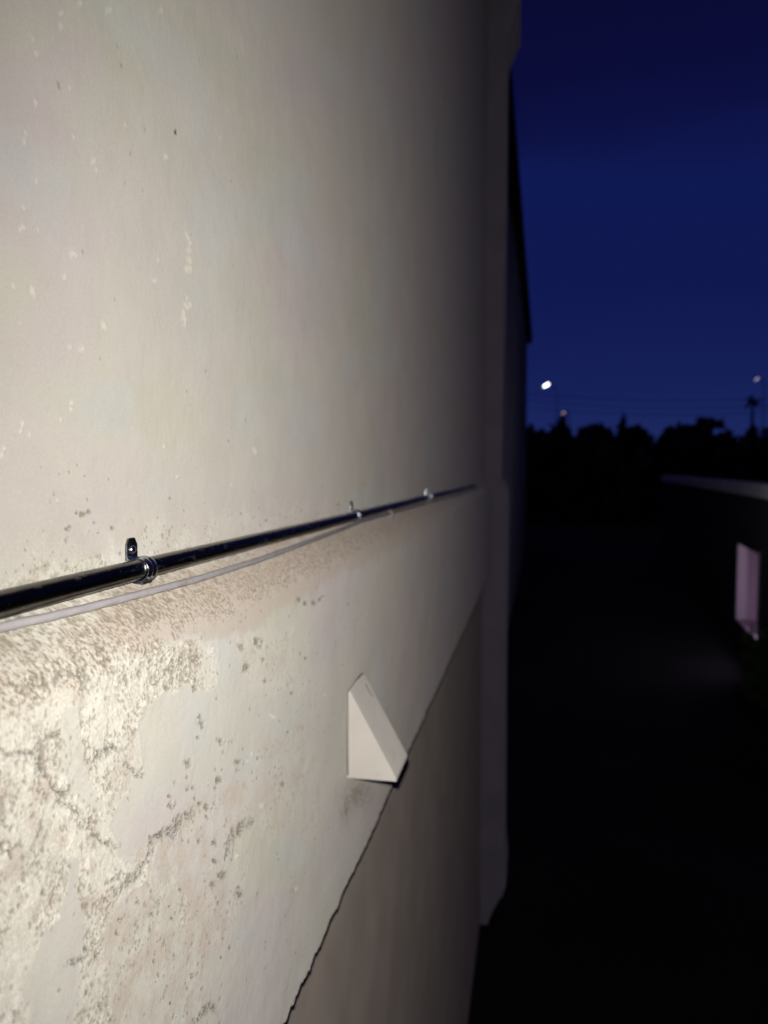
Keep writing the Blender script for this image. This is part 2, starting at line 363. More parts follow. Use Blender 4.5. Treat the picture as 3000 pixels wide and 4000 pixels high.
# ---- colour
def mixc(c, col, f): return c*(1-f[..., None]) + np.array(col, np.float32)*f[..., None]
paint = np.array((0.490, 0.442, 0.404), np.float32)
c = np.ones(PX.shape + (3,), np.float32)*paint
c = mixc(c, (0.482, 0.470, 0.420), (0.55+0.3*band)*sstep(2.0, 0.9, Y))
c = mixc(c, (0.470, 0.415, 0.420), sstep(1.4, 3.2, Y)*0.8)  # mauve sky light towards the far end, put into the wall colour
c = mixc(c, (0.455, 0.450, 0.350), sstep(0.05, 0.45, LOW1)*0.40)
c = mixc(c, (0.480, 0.425, 0.425), sstep(0.05, 0.40, LOW2)*0.55)
c = mixc(c, (0.455, 0.470, 0.455), sstep(0.10, 0.45, LOW3)*0.45)
c *= (1 + 0.05*A5 + 0.03*a1)[..., None]
rough_c = mixc(mixc(np.ones_like(c)*np.array((0.58, 0.555, 0.485), np.float32), (0.48, 0.41, 0.35), sstep(0.0, 0.35, a2)*0.7), (0.74, 0.72, 0.64), sstep(0.05, 0.5, A3*0.6 + a1*0.8)*0.7)
Rc = np.clip(R*1.25, 0, 1)
c = c*(1-Rc[..., None]) + rough_c*Rc[..., None]
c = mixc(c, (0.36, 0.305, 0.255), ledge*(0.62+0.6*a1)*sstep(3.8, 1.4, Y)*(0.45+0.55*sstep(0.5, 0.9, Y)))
c = mixc(c, (0.43, 0.355, 0.30), tan*0.6)
sm = np.clip(np.maximum(sstep(10, -10, semi), 0.6*sstep(14, -14, semi3)), 0, 1)*(1 - sstep(5, -5, bare))
c = mixc(c, (0.47, 0.415, 0.355), sm*0.75*sstep(-0.3, 0.2, a2 + 0.5*LOW3))
c = mixc(c, (0.27, 0.235, 0.185), sstep(0.05, 0.40, -A3*0.8+0.7*A4+0.3*A6)*RS*0.45)
c = mixc(c, (0.16, 0.14, 0.105), sstep(0.20, 0.34, A6+0.6*A4+0.15*a1)*RS*0.5)
d4, r4 = cell(Y + 0.0015*a1, ZA + 0.0015*a2, 240, 77)
fleck = sstep(0.44, 0.24, d4 + 0.6*A6 + 0.3*A4)*(r4 < 0.60*RS*sstep(-0.25, 0.3, a1 + 0.6*LOW3 + 0.3*A3 + 0.1)); h -= 0.0004*fleck
c = mixc(c, (0.22, 0.20, 0.155), fleck*0.62)
c = mixc(c, (0.24, 0.21, 0.165), pit*0.65)
c = mixc(c, (0.20, 0.170, 0.12), marks*sstep(-0.5, 0.2, A4+0.1)*0.85)
c = mixc(c, (0.22, 0.175, 0.13), umarks*0.75)
spk = blobs([(380, 284, 3.4), (382, 289, 2.2)], wob=0.2); c = mixc(c, (0.02, 0.015, 0.012), spk)
c = mixc(c, (0.155, 0.150, 0.130), crack*0.8)
c = mixc(c, (0.19, 0.175, 0.145), crev*0.75)  # shade in the crevices, painted as dark grey
c = mixc(c, (0.34, 0.33, 0.29), R*sstep(0.15, 0.5, -a1 - 0.4*A5)*0.30)
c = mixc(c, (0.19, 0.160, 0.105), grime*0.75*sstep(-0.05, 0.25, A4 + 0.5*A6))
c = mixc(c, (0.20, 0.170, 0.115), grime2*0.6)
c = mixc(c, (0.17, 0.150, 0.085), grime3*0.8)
c = mixc(c, (0.66, 0.62, 0.54), flake*0.55)
c = np.clip(c, 0.01, 0.9)
grain = np.clip(R + 0.6*marks + crack, 0, 1)

def grid_mesh(name, r0, r1, parent):
    nr = r1 - r0
    V = np.stack([(X0 + h)[r0:r1], Y[r0:r1], Zf[r0:r1]], -1).reshape(-1, 3).astype(np.float32)
    i = np.arange(nr-1)[:, None]*NC + np.arange(NC-1)[None, :]
    Fc = np.stack([i, i+NC, i+NC+1, i+1], -1).reshape(-1, 4)
    me = bpy.data.meshes.new(name)
    me.vertices.add(len(V)); me.vertices.foreach_set('co', V.ravel())
    me.loops.add(Fc.size); me.loops.foreach_set('vertex_index', Fc.ravel().astype(np.int32))
    me.polygons.add(len(Fc)); me.polygons.foreach_set('loop_start', (np.arange(len(Fc))*4).astype(np.int32))
    me.polygons.foreach_set('loop_total', np.full(len(Fc), 4, np.int32))
    me.update(calc_edges=True)
    me.polygons.foreach_set('use_smooth', np.ones(len(Fc), bool))
    at = me.attributes.new('tint', 'FLOAT_COLOR', 'POINT')
    rgba = np.concatenate([c[r0:r1].reshape(-1, 3), np.ones((len(V), 1), np.float32)], 1)
    at.data.foreach_set('color', rgba.astype(np.float32).ravel())
    ag = me.attributes.new('grain', 'FLOAT', 'POINT'); ag.data.foreach_set('value', grain[r0:r1].astype(np.float32).ravel())
    me.materials.append(M_PLASTER)
    o = bpy.data.objects.new(name, me); C.objects.link(o); o.parent = parent
    return o

house = empty('plastered_building', (0, 0, 0))
tag(house, 'large pale plastered building close on the left, carrying the steel pipe', 'building')
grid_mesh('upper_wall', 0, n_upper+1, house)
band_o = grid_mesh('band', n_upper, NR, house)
band_o['label'] = 'projecting band of flaking pitted plaster with a ragged lower edge'

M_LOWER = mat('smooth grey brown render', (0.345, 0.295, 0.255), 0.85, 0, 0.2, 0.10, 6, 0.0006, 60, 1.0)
M_PIER = mat('pier render', (0.46, 0.41, 0.445), 0.85, 0, 0.2, 0.08, 5, 0.001, 40, 1.0)
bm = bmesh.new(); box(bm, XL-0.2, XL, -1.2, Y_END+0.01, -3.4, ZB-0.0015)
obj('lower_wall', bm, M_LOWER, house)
# solid body behind the plaster skin (butts against its back)
bm = bmesh.new(); box(bm, -4.0, XU-0.012, -1.2, Y_END+0.01, ZB+0.0, 3.28)
obj('wall_core', bm, M_LOWER, house)
# corner pier: its outline follows the same mouldings
bm = bmesh.new()
prof = [(-0.7, -3.4), (-0.322, -3.4), (-0.316, -3.30), (-0.225, -3.18), (-0.196, -3.08), (-0.216, -2.90), (-0.220, -1.5), (-0.213, -0.185), (-0.219, -0.145), (-0.243, -0.100), (-0.247, -0.07),
        (-0.250, 3.02), (-0.228, 3.10), (-0.160, 3.24), (-0.160, 3.60), (-0.7, 3.60)]
prism(bm, prof, Y_END, Y_END+0.55)
ed = [e for e in bm.edges if abs(e.verts[0].co.y-e.verts[1].co.y) < 1e-6 and max(e.verts[0].co.x, e.verts[1].co.x) > -0.33 and e.verts[0].co.y < Y_END+0.01]
bmesh.ops.bevel(bm, geom=ed, offset=0.016, segments=4, profile=0.5, affect='EDGES')
obj('corner_pier', bm, M_PIER, house, smooth=True, angle=0.6)
bm = bmesh.new(); box(bm, -4.1, -0.265, -1.2, Y_END-0.004, 3.28, 3.58, 0.02)
obj('cornice', bm, M_PIER, house)

# ------------------------------------------------------------------ pipe, clamps, cable, clip, vent hood
M_STEEL = mat('galvanised steel pipe', (0.105, 0.096, 0.082), 0.24, 1.0, 0.5, 0.45, 70, 0.00012, 90)
M_ZINC = mat('zinc plated clamp', (0.60, 0.66, 0.70), 0.22, 1.0, 0.5, 0.15, 200)
M_SCREW = mat('bright screw', (0.75, 0.74, 0.76), 0.18, 1.0)
M_CABLE = mat('white cable sheath', (0.60, 0.57, 0.575), 0.5, 0, 0.4, 0.08, 90, 0.0002, 900)
M_CLIP = mat('white plastic clip', (0.62, 0.58, 0.58), 0.4)
M_HOOD = mat('white plastic hood', (0.80, 0.755, 0.685), 0.5, 0, 0.4, 0.05, 15, 0.0002, 60, 0.45)
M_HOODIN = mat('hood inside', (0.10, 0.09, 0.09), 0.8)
def scuff(m, col, thr, scale, amt):
    n = m.node_tree; p = n.nodes['Principled BSDF']; t = n.nodes.new('ShaderNodeTexCoord')
    mpn = n.nodes.new('ShaderNodeMapping'); mpn.inputs['Scale'].default_value = (1, 0.35, 1)
    a = n.nodes.new('ShaderNodeTexNoise'); a.inputs['Scale'].default_value = scale; a.inputs['Detail'].default_value = 7; a.inputs['Roughness'].default_value = 0.7
    r = n.nodes.new('ShaderNodeMapRange'); r.inputs[1].default_value = thr; r.inputs[2].default_value = thr+0.14; r.inputs[4].default_value = amt
    n.links.new(t.outputs['Object'], mpn.inputs[0]); n.links.new(mpn.outputs[0], a.inputs[0]); n.links.new(a.outputs['Fac'], r.inputs[0])
    src = p.inputs['Base Color'].links[0].from_socket if p.inputs['Base Color'].links else None
    mx = n.nodes.new('ShaderNodeMix'); mx.data_type = 'RGBA'; mx.inputs[7].default_value = (*col, 1)
    if src: n.links.new(src, mx.inputs[6])
    else: mx.inputs[6].default_value = p.inputs['Base Color'].default_value
    n.links.new(r.outputs[0], mx.inputs[0]); n.links.new(mx.outputs[2], p.inputs['Base Color'])
    if p.inputs['Metallic'].default_value > 0.5:
        iv = n.nodes.new('ShaderNodeMath'); iv.operation = 'SUBTRACT'; iv.inputs[0].default_value = 1.0
        n.links.new(r.outputs[0], iv.inputs[1]); n.links.new(iv.outputs[0], p.inputs['Metallic'])
        rr = n.nodes.new('ShaderNodeMath'); rr.operation = 'MULTIPLY_ADD'; rr.inputs[1].default_value = 0.6; rr.inputs[2].default_value = p.inputs['Roughness'].default_value
        n.links.new(r.outputs[0], rr.inputs[0]); n.links.new(rr.outputs[0], p.inputs['Roughness'])
scuff(M_STEEL, (0.16, 0.17, 0.18), 0.575, 60, 0.5)
scuff(M_HOOD, (0.42, 0.38, 0.33), 0.60, 30, 0.35)
scuff(M_CABLE, (0.33, 0.30, 0.27), 0.55, 60, 0.5)
PR = 0.0095; PXW = XU + PR + 0.0035; PZ = -0.0922
pipe = empty('steel_pipe', (PXW, 0.0, PZ)); tag(pipe, 'long shiny dark steel conduit pipe running along the wall', 'pipe')
bm = bmesh.new(); yy = np.concatenate([np.arange(-1.1, 4.5, 0.05), [4.5]])
tube(bm, [(0.0004*math.sin(y*7), y, 0.0006*math.sin(y*3.1)) for y in yy], PR, 40)
obj('pipe_tube', bm, M_STEEL, pipe, smooth=True, angle=1.0)

def make_clamp():
    t = empty('pipe_clamp', (XU, 0, PZ))
    cxp = PXW - XU; wv = 0.0085
    bm = bmesh.new()                       # strap: a sleeve round the pipe with two raised ribs
    prof = [(-wv, 0.0004), (-wv, 0.0015), (-wv*0.75, 0.0017), (-wv*0.55, 0.0028), (-wv*0.30, 0.0028), (-wv*0.12, 0.0016), (wv*0.12, 0.0016), (wv*0.30, 0.0028), (wv*0.55, 0.0028), (wv*0.75, 0.0017), (wv, 0.0015), (wv, 0.0004)]
    n = 44; rg = []
    for k in range(n+1):
        a = math.radians(118 - 250*k/n)
        rg.append([bm.verts.new((cxp + (PR+d)*math.cos(a), y, (PR+d)*math.sin(a))) for y, d in prof])
    for k in range(n):
        for j in range(len(prof)-1): bm.faces.new((rg[k][j], rg[k][j+1], rg[k+1][j+1], rg[k+1][j]))
        bm.faces.new((rg[k][-1], rg[k][0], rg[k+1][0], rg[k+1][-1]))
    bm.faces.new(rg[0]); bm.faces.new(rg[-1][::-1])
    obj('strap', bm, M_ZINC, t, smooth=True, angle=0.9)
    bm = bmesh.new()                       # fixing tab standing on the wall above the pipe, top corners cut
    x0, x1 = 0.0012, 0.0030; zb = PR - 0.001; zt = PR + 0.0195
    out_ = [(-0.0098, zb), (0.0098, zb), (0.0098, zt-0.006), (0.0055, zt), (-0.0055, zt), (-0.0098, zt-0.006)]
    a = [bm.verts.new((x1, y, z)) for y, z in out_]; b = [bm.verts.new((x0, y, z)) for y, z in out_]
    bm.faces.new(a); bm.faces.new(b[::-1])
    for i in range(6): bm.faces.new((a[i], a[(i+1) % 6], b[(i+1) % 6], b[i]))
    bmesh.ops.bevel(bm, geom=[e for e in bm.edges if all(v.co.x > x1-1e-5 for v in e.verts)], offset=0.0006, segments=2, affect='EDGES')
    # bend joining tab and strap
    pts = [(x1-0.0002, zb+0.004), (x1+0.0004, zb+0.0015), (x1+0.003, zb+0.0006), (cxp-0.001, PR+0.0018)]
    pr_ = [(p[0], p[1]) for p in pts] + [(p[0]-0.0003, p[1]-0.0017) for p in pts[::-1]]
    a = [bm.verts.new((p[0], -0.0085, p[1])) for p in pr_]; b = [bm.verts.new((p[0], 0.0085, p[1])) for p in pr_]
    bm.faces.new(a); bm.faces.new(b[::-1])
    for i in range(len(pr_)): bm.faces.new((a[i], a[(i+1) % len(pr_)], b[(i+1) % len(pr_)], b[i]))
    obj('fixing_tab', bm, M_ZINC, t, smooth=True, angle=0.6)
    bm = bmesh.new()                       # domed screw head
    bmesh.ops.create_uvsphere(bm, u_segments=20, v_segments=10, radius=1)
    for v in bm.verts: v.co = Vector((x1 + max(v.co.x, -0.1)*0.0032, v.co.y*0.0042, PR + 0.0085 + v.co.z*0.0042))
    obj('screw', bm, M_SCREW, t, smooth=True)
    bm = bmesh.new()                       # lower lip of the clamp
    box(bm, 0.0035, 0.0180, -0.0085, 0.0085, -PR-0.0034, -PR-0.0016, 0.0005)
    obj('lower_lip', bm, M_ZINC, t, smooth=True, angle=0.6)
    return t
def copy_tree(o, parent=None):
    c2 = o.copy(); C.objects.link(c2); c2.parent = parent
    for ch in list(o.children): copy_tree(ch, c2)
    return c2
cl = make_clamp()
labs = ['nearest and largest zinc clamp holding the steel pipe, with a tall screwed tab',
        'middle zinc clamp on the steel pipe, where the white cable crosses under it',
        'farthest blurred clamp, near the far end of the steel pipe']
for i, (px, py) in enumerate(((322, 1222), (777, 1110), (931, 1072))):
    o = cl if i == 0 else copy_tree(cl)
    o.location = (XU, at_x(px, py, PXW + PR*0.7).y, PZ)
    tag(o, labs[i], 'pipe clamp', 'clamps holding the steel pipe')
cl_ys = [at_x(px, 1100, PXW + PR*0.7).y for px in (322, 777, 931)]

# cable: key points read as (column, height below the eye), smoothed
def shoulder_x(z):
    t = (-0.0990 - z)/0.062
    if t < 0: return XU
    return XU + (XB-XU)*(1 - (1-min(1, t))**2.0)
kp = [(-0.9, -0.1080), (0.0, -0.1080)]
for px, py in ((0, 1355), (110, 1332), (215, 1306), (320, 1279), (430, 1250), (560, 1209), (680, 1165), (740, 1142), (775, 1128), (835, 1111), (870, 1101), (930, 1084), (985, 1070)):
    xq = -0.355
    for _ in range(8):
        p = at_x(px, py, xq); xq = 0.5*xq + 0.5*(shoulder_x(p.z) + 0.0044)
    kp.append((p.y, p.z))
kp.append((4.6, kp[-1][1]))
ky = np.array([k[0] for k in kp]); kz = np.array([k[1] for k in kp])
cy_ = np.concatenate([np.arange(-0.9, 0.4, 0.02), np.arange(0.4, 2.2, 0.006), np.arange(2.2, 4.6, 0.02)])
cz_ = np.interp(cy_, ky, kz)
for _ in range(6): cz_[1:-1] = (cz_[:-2] + 2*cz_[1:-1] + cz_[2:])/4
def shoulder_x(z):
    t = (-0.0990 - z)/0.062
    if t < 0: return XU
    return XU + (XB-XU)*(1 - (1-min(1, t))**2.0)
cab = empty('white_cable', (0, 0, 0)); tag(cab, 'thin white twisted cable lying on the ledge below the steel pipe', 'cable')
bm = bmesh.new()
CR = 0.0035; n = 14; rg = []
for i, (y, z) in enumerate(zip(cy_, cz_)):
    cxx = shoulder_x(z) + CR*0.95 + 0.0014
    rg.append([bm.verts.new((cxx + (CR + 0.00016*math.sin(3*a + y*900))*math.cos(a), y, z + (CR + 0.00016*math.sin(3*a + y*900))*math.sin(a))) for a in [k*2*math.pi/n for k in range(n)]])
for i in range(len(rg)-1):
    for k in range(n): bm.faces.new((rg[i][k], rg[i][(k+1) % n], rg[i+1][(k+1) % n], rg[i+1][k]))
bm.faces.new(rg[0][::-1]); bm.faces.new(rg[-1])
obj('cable_sheath', bm, M_CABLE, cab, smooth=True, angle=1.2)
# cable clip
pc = at_x(836, 1111, XU+0.012); zc = float(np.interp(pc.y, cy_, cz_)); xc = shoulder_x(zc)
clip = empty('cable_clip', (xc, pc.y, zc)); clip.scale = (1.5, 1.5, 1.5); tag(clip, 'small white plastic nail clip holding the cable, right of the middle clamp', 'cable clip')
bm = bmesh.new(); n = 14
po = [(CR*0.95+0.0014 + (CR+0.0018)*math.cos(a), (CR+0.0018)*math.sin(a)) for a in [math.pi*0.62 - k*math.pi*1.24/n for k in range(n+1)]]
pi_ = [(CR*0.95+0.0014 + (CR+0.0002)*math.cos(a), (CR+0.0002)*math.sin(a)) for a in [math.pi*0.62 - k*math.pi*1.24/n for k in range(n+1)]]
prism(bm, po + pi_[::-1], -0.005, 0.005)
box(bm, 0.0, 0.008, -0.005, 0.005, -CR-0.0090, -CR-0.0012, 0.0008)
obj('hook', bm, M_CLIP, clip)
bm = bmesh.new(); bmesh.ops.create_cone(bm, cap_ends=True, segments=14, radius1=0.0022, radius2=0.0020, depth=0.003, matrix=Matrix.Translation((0.0095, 0, -CR-0.005)) @ Matrix.Rotation(math.pi/2, 4, 'Y'))
obj('nail', bm, M_SCREW, clip, smooth=True, angle=0.6)

# vent hood
hp0 = at_x(750, 1680, XB); hp1 = at_x(750, 1493, XB); yb = hp0.y; hz0, hz1 = hp0.z, hp1.z; hh = hz1 - hz0
hood = empty('vent_hood', (XB, yb, hz0)); tag(hood, 'white wedge shaped plastic vent hood open at the bottom, on the band', 'vent hood')
D_, WD, T = 0.087, 0.112, 0.0022
bm = bmesh.new()
# two cheeks, sloping front, short top
tri = [(0.0, 0.0), (D_, 0.0), (D_, 0.006), (0.006, hh), (0.0, hh)]
def cheek(y0, y1): prism(bm, tri, y0, y1)
cheek(0, T); cheek(WD-T, WD)
fr = [(D_-T, 0.0), (D_, 0.0), (D_, 0.006), (0.006, hh), (0.0, hh), (0.0, hh-0.004), (D_-T, 0.0045)]
prism(bm, fr, T, WD-T)
bmesh.ops.remove_doubles(bm, verts=bm.verts, dist=1e-6)
obj('hood_shell', bm, M_HOOD, hood)
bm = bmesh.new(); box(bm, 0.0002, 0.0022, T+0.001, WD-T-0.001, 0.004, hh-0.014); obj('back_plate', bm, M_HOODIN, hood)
bm = bmesh.new()                                  # bead of sealant round the hood
prism(bm, [(0.0, -0.001), (0.0045, 0.0), (0.0008, 0.006), (0.0, 0.007)], WD+0.0002, WD+0.006)
tube(bm, [(0.0012, WD+0.002, 0.0), (0.0012, WD+0.0022, hh*0.5), (0.0012, WD+0.001, hh+0.002)], 0.0026, 8)
tube(bm, [(0.0010, -0.001, 0.006), (0.0012, -0.0014, hh*0.4), (0.0010, -0.001, hh), (0.0010, WD*0.5, hh+0.003), (0.0010, WD, hh+0.002)], 0.0016, 8)
obj('sealant', bm, mat('old sealant', (0.40, 0.36, 0.34), 0.6, noise=0.15), hood, smooth=True)
bm = bmesh.new()                                  # slot moulded in the sloping face
sl = Vector((D_-0.006, 0, -(hh-0.006))).normalized(); nrm = Vector((-sl.z, 0, sl.x))
p0 = Vector((0.006, 0, hh)) + sl*0.012
q0 = [p0 + Vector((0, y, 0)) + sl*s + nrm*0.0003 for y, s in ((WD-0.022, 0), (WD-0.019, 0), (WD-0.019, 0.028), (WD-0.022, 0.028))]
vv = [bm.verts.new(v) for v in q0] + [bm.verts.new(v - nrm*0.0008) for v in q0]
for f in ((0, 1, 2, 3), (7, 6, 5, 4), (0, 4, 5, 1), (1, 5, 6, 2), (2, 6, 7, 3), (3, 7, 4, 0)): bm.faces.new([vv[i] for i in f])
obj('moulded_slot', bm, mat('slot', (0.22, 0.20, 0.22), 0.8), hood)

# ------------------------------------------------------------------ the dark surroundings
GZ = -3.4
M_GROUND = mat('dark ground', (0.028, 0.027, 0.027), 0.95, 0, 0.1, 0.3, 0.4)
bm = bmesh.new(); s = 1500
vs = [bm.verts.new(v) for v in ((-s, -s, GZ), (s, -s, GZ), (s, s, GZ), (-s, s, GZ))]; bm.faces.new(vs)
g = obj('ground', bm, M_GROUND); tag(g, kind='structure')

# far wing of the block, unlit
M_WING = mat('wing render', (0.30, 0.31, 0.33), 0.9, 0, 0.1, 0.2, 0.8)
M_WROOF = mat('wing roof', (0.035, 0.035, 0.04), 0.9, 0, 0.1)
pa = at_y(1103, 120, 10.9); pb = at_y(1150, 720, 33.0)
wing = empty('dark_building', (0, 0, GZ)); tag(wing, 'unlit building behind the corner of the plastered wall, against the blue sky', 'building')
dv = Vector((pb.x-pa.x, pb.y-pa.y, 0)); yh = pa.z - GZ
def wing_x(y): return pa.x + (pb.x-pa.x)*(y-pa.y)/(pb.y-pa.y)
def slab(bm, y0, y1, off, z0, z1, wdt):
    a = [(wing_x(y0)+off, y0), (wing_x(y1)+off, y1), (wing_x(y1)-wdt, y1), (wing_x(y0)-wdt, y0)]
    lo = [bm.verts.new((x, y, z0)) for x, y in a]; hi = [bm.verts.new((x, y, z1)) for x, y in a]
    bm.faces.new(lo[::-1]); bm.faces.new(hi)
    for i in range(4): bm.faces.new((lo[i], lo[(i+1) % 4], hi[(i+1) % 4], hi[i]))
bm = bmesh.new(); slab(bm, 6.2, 32.7, -0.20, 0.0, yh-0.35, 7.0); obj('wall', bm, M_WING, wing)
bm = bmesh.new(); slab(bm, 6.0, 33.0, 0.0, yh-0.35, yh, 7.3); obj('roof', bm, M_WROOF, wing)

# neighbouring house with a pale parapet coping and a lit doorway
A = at_y(1659, 1047, 13.0); B = at_y(1432, 1027, 32.0)
ux = Vector((B.x-A.x, B.y-A.y, 0)); LEN = ux.length; ux.normalize(); ang = math.atan2(ux.y, ux.x)
nh = empty('neighbouring_house', (A.x, A.y, GZ), ang); tag(nh, 'dark neighbouring house at the right edge with a pale parapet and a lit doorway', 'house')
top = (A.z+B.z)/2 - GZ
M_NW = mat('house wall dark', (0.05, 0.05, 0.055), 0.9, 0, 0.1, 0.2, 1.0)
M_COP = mat('pale coping', (0.80, 0.80, 0.78), 0.8, 0, 0.2, 0.15, 1.5)
# doorway position along the wall
def along(px):
    d = ray(px, 1250); # intersection with vertical plane through A, dir ux
    nx = Vector((-ux.y, ux.x, 0)); t = nx.dot(Vector((A.x, A.y, 0)))/nx.dot(Vector((d.x, d.y, 0)))
    p = d*t; return (Vector((p.x, p.y, 0))-Vector((A.x, A.y, 0))).dot(ux), p
sa, PA = along(1642); sb, PB = along(1591)
zt_ = at_y(1615, 1178, (PA.y+PB.y)/2).z - GZ; zb_ = max(0.12, at_y(1615, 1362, (PA.y+PB.y)/2).z - GZ)
# local frame: +x along the wall away from us, +y = which side is the house?
side = -1.0      # the house body lies on local -y (to the right of the wall line)
def nbox(bm, x0, x1, y0, y1, z0, z1, bev=0): box(bm, x0, x1, min(y0*side, y1*side), max(y0*side, y1*side), z0, z1, bev)
TH = 0.25
bm = bmesh.new()
nbox(bm, -6, sa, 0, TH, 0, top-0.22); nbox(bm, sb, LEN, 0, TH, 0, top-0.22)
nbox(bm, sa+0.001, sb-0.001, 0, TH, zt_, top-0.22); nbox(bm, sa+0.001, sb-0.001, 0, TH, 0, zb_)
nbox(bm, -6, LEN, 6.0, 6.25, 0, top-0.22); nbox(bm, LEN-0.25, LEN, TH+0.001, 6.0-0.001, 0, top-0.22); nbox(bm, -6, -5.75, TH+0.001, 6.0-0.001, 0, top-0.22)
obj('wall', bm, M_NW, nh)
bm = bmesh.new(); nbox(bm, -6, LEN+0.05, -0.06, TH+0.05, top-0.219, top, 0.01); obj('coping', bm, M_COP, nh)
bm = bmesh.new(); nbox(bm, -5.7, LEN-0.3, TH+0.051, 5.99, top-0.5, top-0.35); obj('roof', bm, M_NW, nh)
M_ROOM = mat('pink room wall', (0.50, 0.37, 0.46), 0.9, 0, 0.1)
bm = bmesh.new()
nbox(bm, sa-1.2, sb+1.2, 1.5, 1.6, 0.02, zt_+0.3); nbox(bm, sa-1.3, sa-1.2, TH+0.002, 1.499, 0.02, zt_+0.3); nbox(bm, sb+1.2, sb+1.3, TH+0.002, 1.499, 0.02, zt_+0.3)
nbox(bm, sa-1.2, sb+1.2, TH+0.002, 1.499, zt_+0.18, zt_+0.28); nbox(bm, sa-1.199, sb+1.199, TH+0.002, 1.499, 0.02, 0.10)
obj('lit_room', bm, M_ROOM, nh)
bm = bmesh.new(); f = 0.05
nbox(bm, sa+0.002, sa+f, -0.02, TH-0.01, zb_+0.002, zt_-0.002); nbox(bm, sb-f, sb-0.002, -0.02, TH-0.01, zb_+0.002, zt_-0.002); nbox(bm, sa+f+0.001, sb-f-0.001, -0.02, TH-0.01, zt_-f, zt_-0.002)
obj('door_frame', bm, M_NW, nh)
bm = bmesh.new(); nbox(bm, sb-f-0.03, sb-f-0.001, 0.0, TH+0.1, zb_+0.002, zt_-f-0.002); nbox(bm, sa+f, sb-f-0.031, 0.0, TH, zb_+0.001, zb_+0.02); obj('jamb_lining', bm, M_ROOM, nh)

# lantern standing low in the doorway
lp = Vector((sa + 0.20, side*0.13, zb_+0.021))
lw = nh.matrix_basis @ lp
lan = empty('lantern', lw); tag(lan, 'small lavender lantern glowing low in the doorway of the neighbouring house', 'lantern')
M_GLOBE = mat('lantern globe', (0.8, 0.8, 0.9), 0.5, emis=(0.50, 0.42, 1.0), estr=0.30)
bm = bmesh.new(); bmesh.ops.create_uvsphere(bm, u_segments=20, v_segments=12, radius=0.11, matrix=Matrix.Translation((0, 0, 0.17))); obj('globe', bm, M_GLOBE, lan, smooth=True)
bm = bmesh.new(); bmesh.ops.create_cone(bm, cap_ends=True, segments=20, radius1=0.08, radius2=0.05, depth=0.07, matrix=Matrix.Translation((0, 0, 0.035))); obj('base', bm, M_NW, lan)
ll_d = bpy.data.lights.new('lantern_light', 'POINT'); ll_d.energy = 17.0; ll_d.color = (0.86, 0.74, 1.0); ll_d.shadow_soft_size = 0.09
ll = bpy.data.objects.new('lantern_light', ll_d); C.objects.link(ll); ll.location = lw + Vector((0, 0, 0.34))

# lamp on the house wall, just outside the picture: it lights the parapet and the shrub
wl_p = nh.matrix_basis @ Vector((-4.2, 0.001, 0)); wlz = 2.35
wl = empty('wall_lamp', (wl_p.x, wl_p.y, GZ), ang); tag(wl, 'wall lamp on the side of the neighbouring house, beyond the right edge', 'wall lamp')
bm = bmesh.new(); box(bm, -0.05, 0.05, 0, 0.03, wlz-0.1, wlz+0.1, 0.01); box(bm, -0.02, 0.02, 0.03, 0.30, wlz+0.03, wlz+0.06); obj('bracket', bm, M_NW, wl)
bm = bmesh.new(); bmesh.ops.create_cone(bm, cap_ends=True, segments=20, radius1=0.10, radius2=0.04, depth=0.10, matrix=Matrix.Translation((0, 0.30, wlz))); obj('lamp_shade', bm, M_NW, wl)
bm = bmesh.new(); bmesh.ops.create_uvsphere(bm, u_segments=16, v_segments=10, radius=0.045, matrix=Matrix.Translation((0, 0.30, wlz-0.09))); obj('bulb', bm, mat('bulb', (0.9, 0.9, 0.8), 0.5, emis=(1, 0.95, 0.85), estr=3), wl, smooth=True)
wd = bpy.data.lights.new('wall_lamp_light', 'SPOT'); wd.energy = 240; wd.spot_size = 1.3; wd.spot_blend = 1.0; wd.color = (0.9, 0.95, 1.0); wd.shadow_soft_size = 0.05
wo = bpy.data.objects.new('wall_lamp_light', wd); C.objects.link(wo); wo.location = nh.matrix_basis @ Vector((-4.2, 0.45, wlz-0.09)); wo.rotation_euler = (Matrix.Rotation(ang, 3, 'Z') @ Vector((1, 0.0, 0.22))).to_track_quat('-Z', 'Y').to_euler()

# trees on the skyline, each its own
rng = random.Random(4)
M_LEAF = [mat('foliage', (0.045, 0.055, 0.035), 0.9, 0, 0.1), mat('foliage pale', (0.075, 0.085, 0.075), 0.9, 0, 0.1)]  # the paler one puts distance haze into the leaf colour of far trees
M_TRUNK = mat('bark', (0.06, 0.05, 0.04), 0.9, 0, 0.1, 0.2, 3)
def leaves(bm, c0, rx, rz, n, size, shape='round'):
    for _ in range(n):
        while True:
            v = Vector((rng.uniform(-1, 1), rng.uniform(-1, 1), rng.uniform(-1, 1)))
            if v.length < 1: break
        rr = v.length; v = v*(0.55+0.45*rr)
        if shape == 'cone': k = 1 - 0.75*max(0, (v.z+0.3)); v.x *= k; v.y *= k
        p = Vector(c0) + Vector((v.x*rx, v.y*rx, v.z*rz))
        s_ = size*rng.uniform(0.5, 1.3)
        a = Vector((rng.uniform(-1, 1), rng.uniform(-1, 1), rng.uniform(-1, 1))).normalized(); b = a.cross(Vector((rng.uniform(-1, 1), rng.uniform(-1, 1), rng.uniform(-1, 1)))).normalized()
        bm.faces.new([bm.verts.new(p + a*s_), bm.verts.new(p + b*s_*0.6), bm.verts.new(p - a*s_), bm.verts.new(p - b*s_*0.6)])
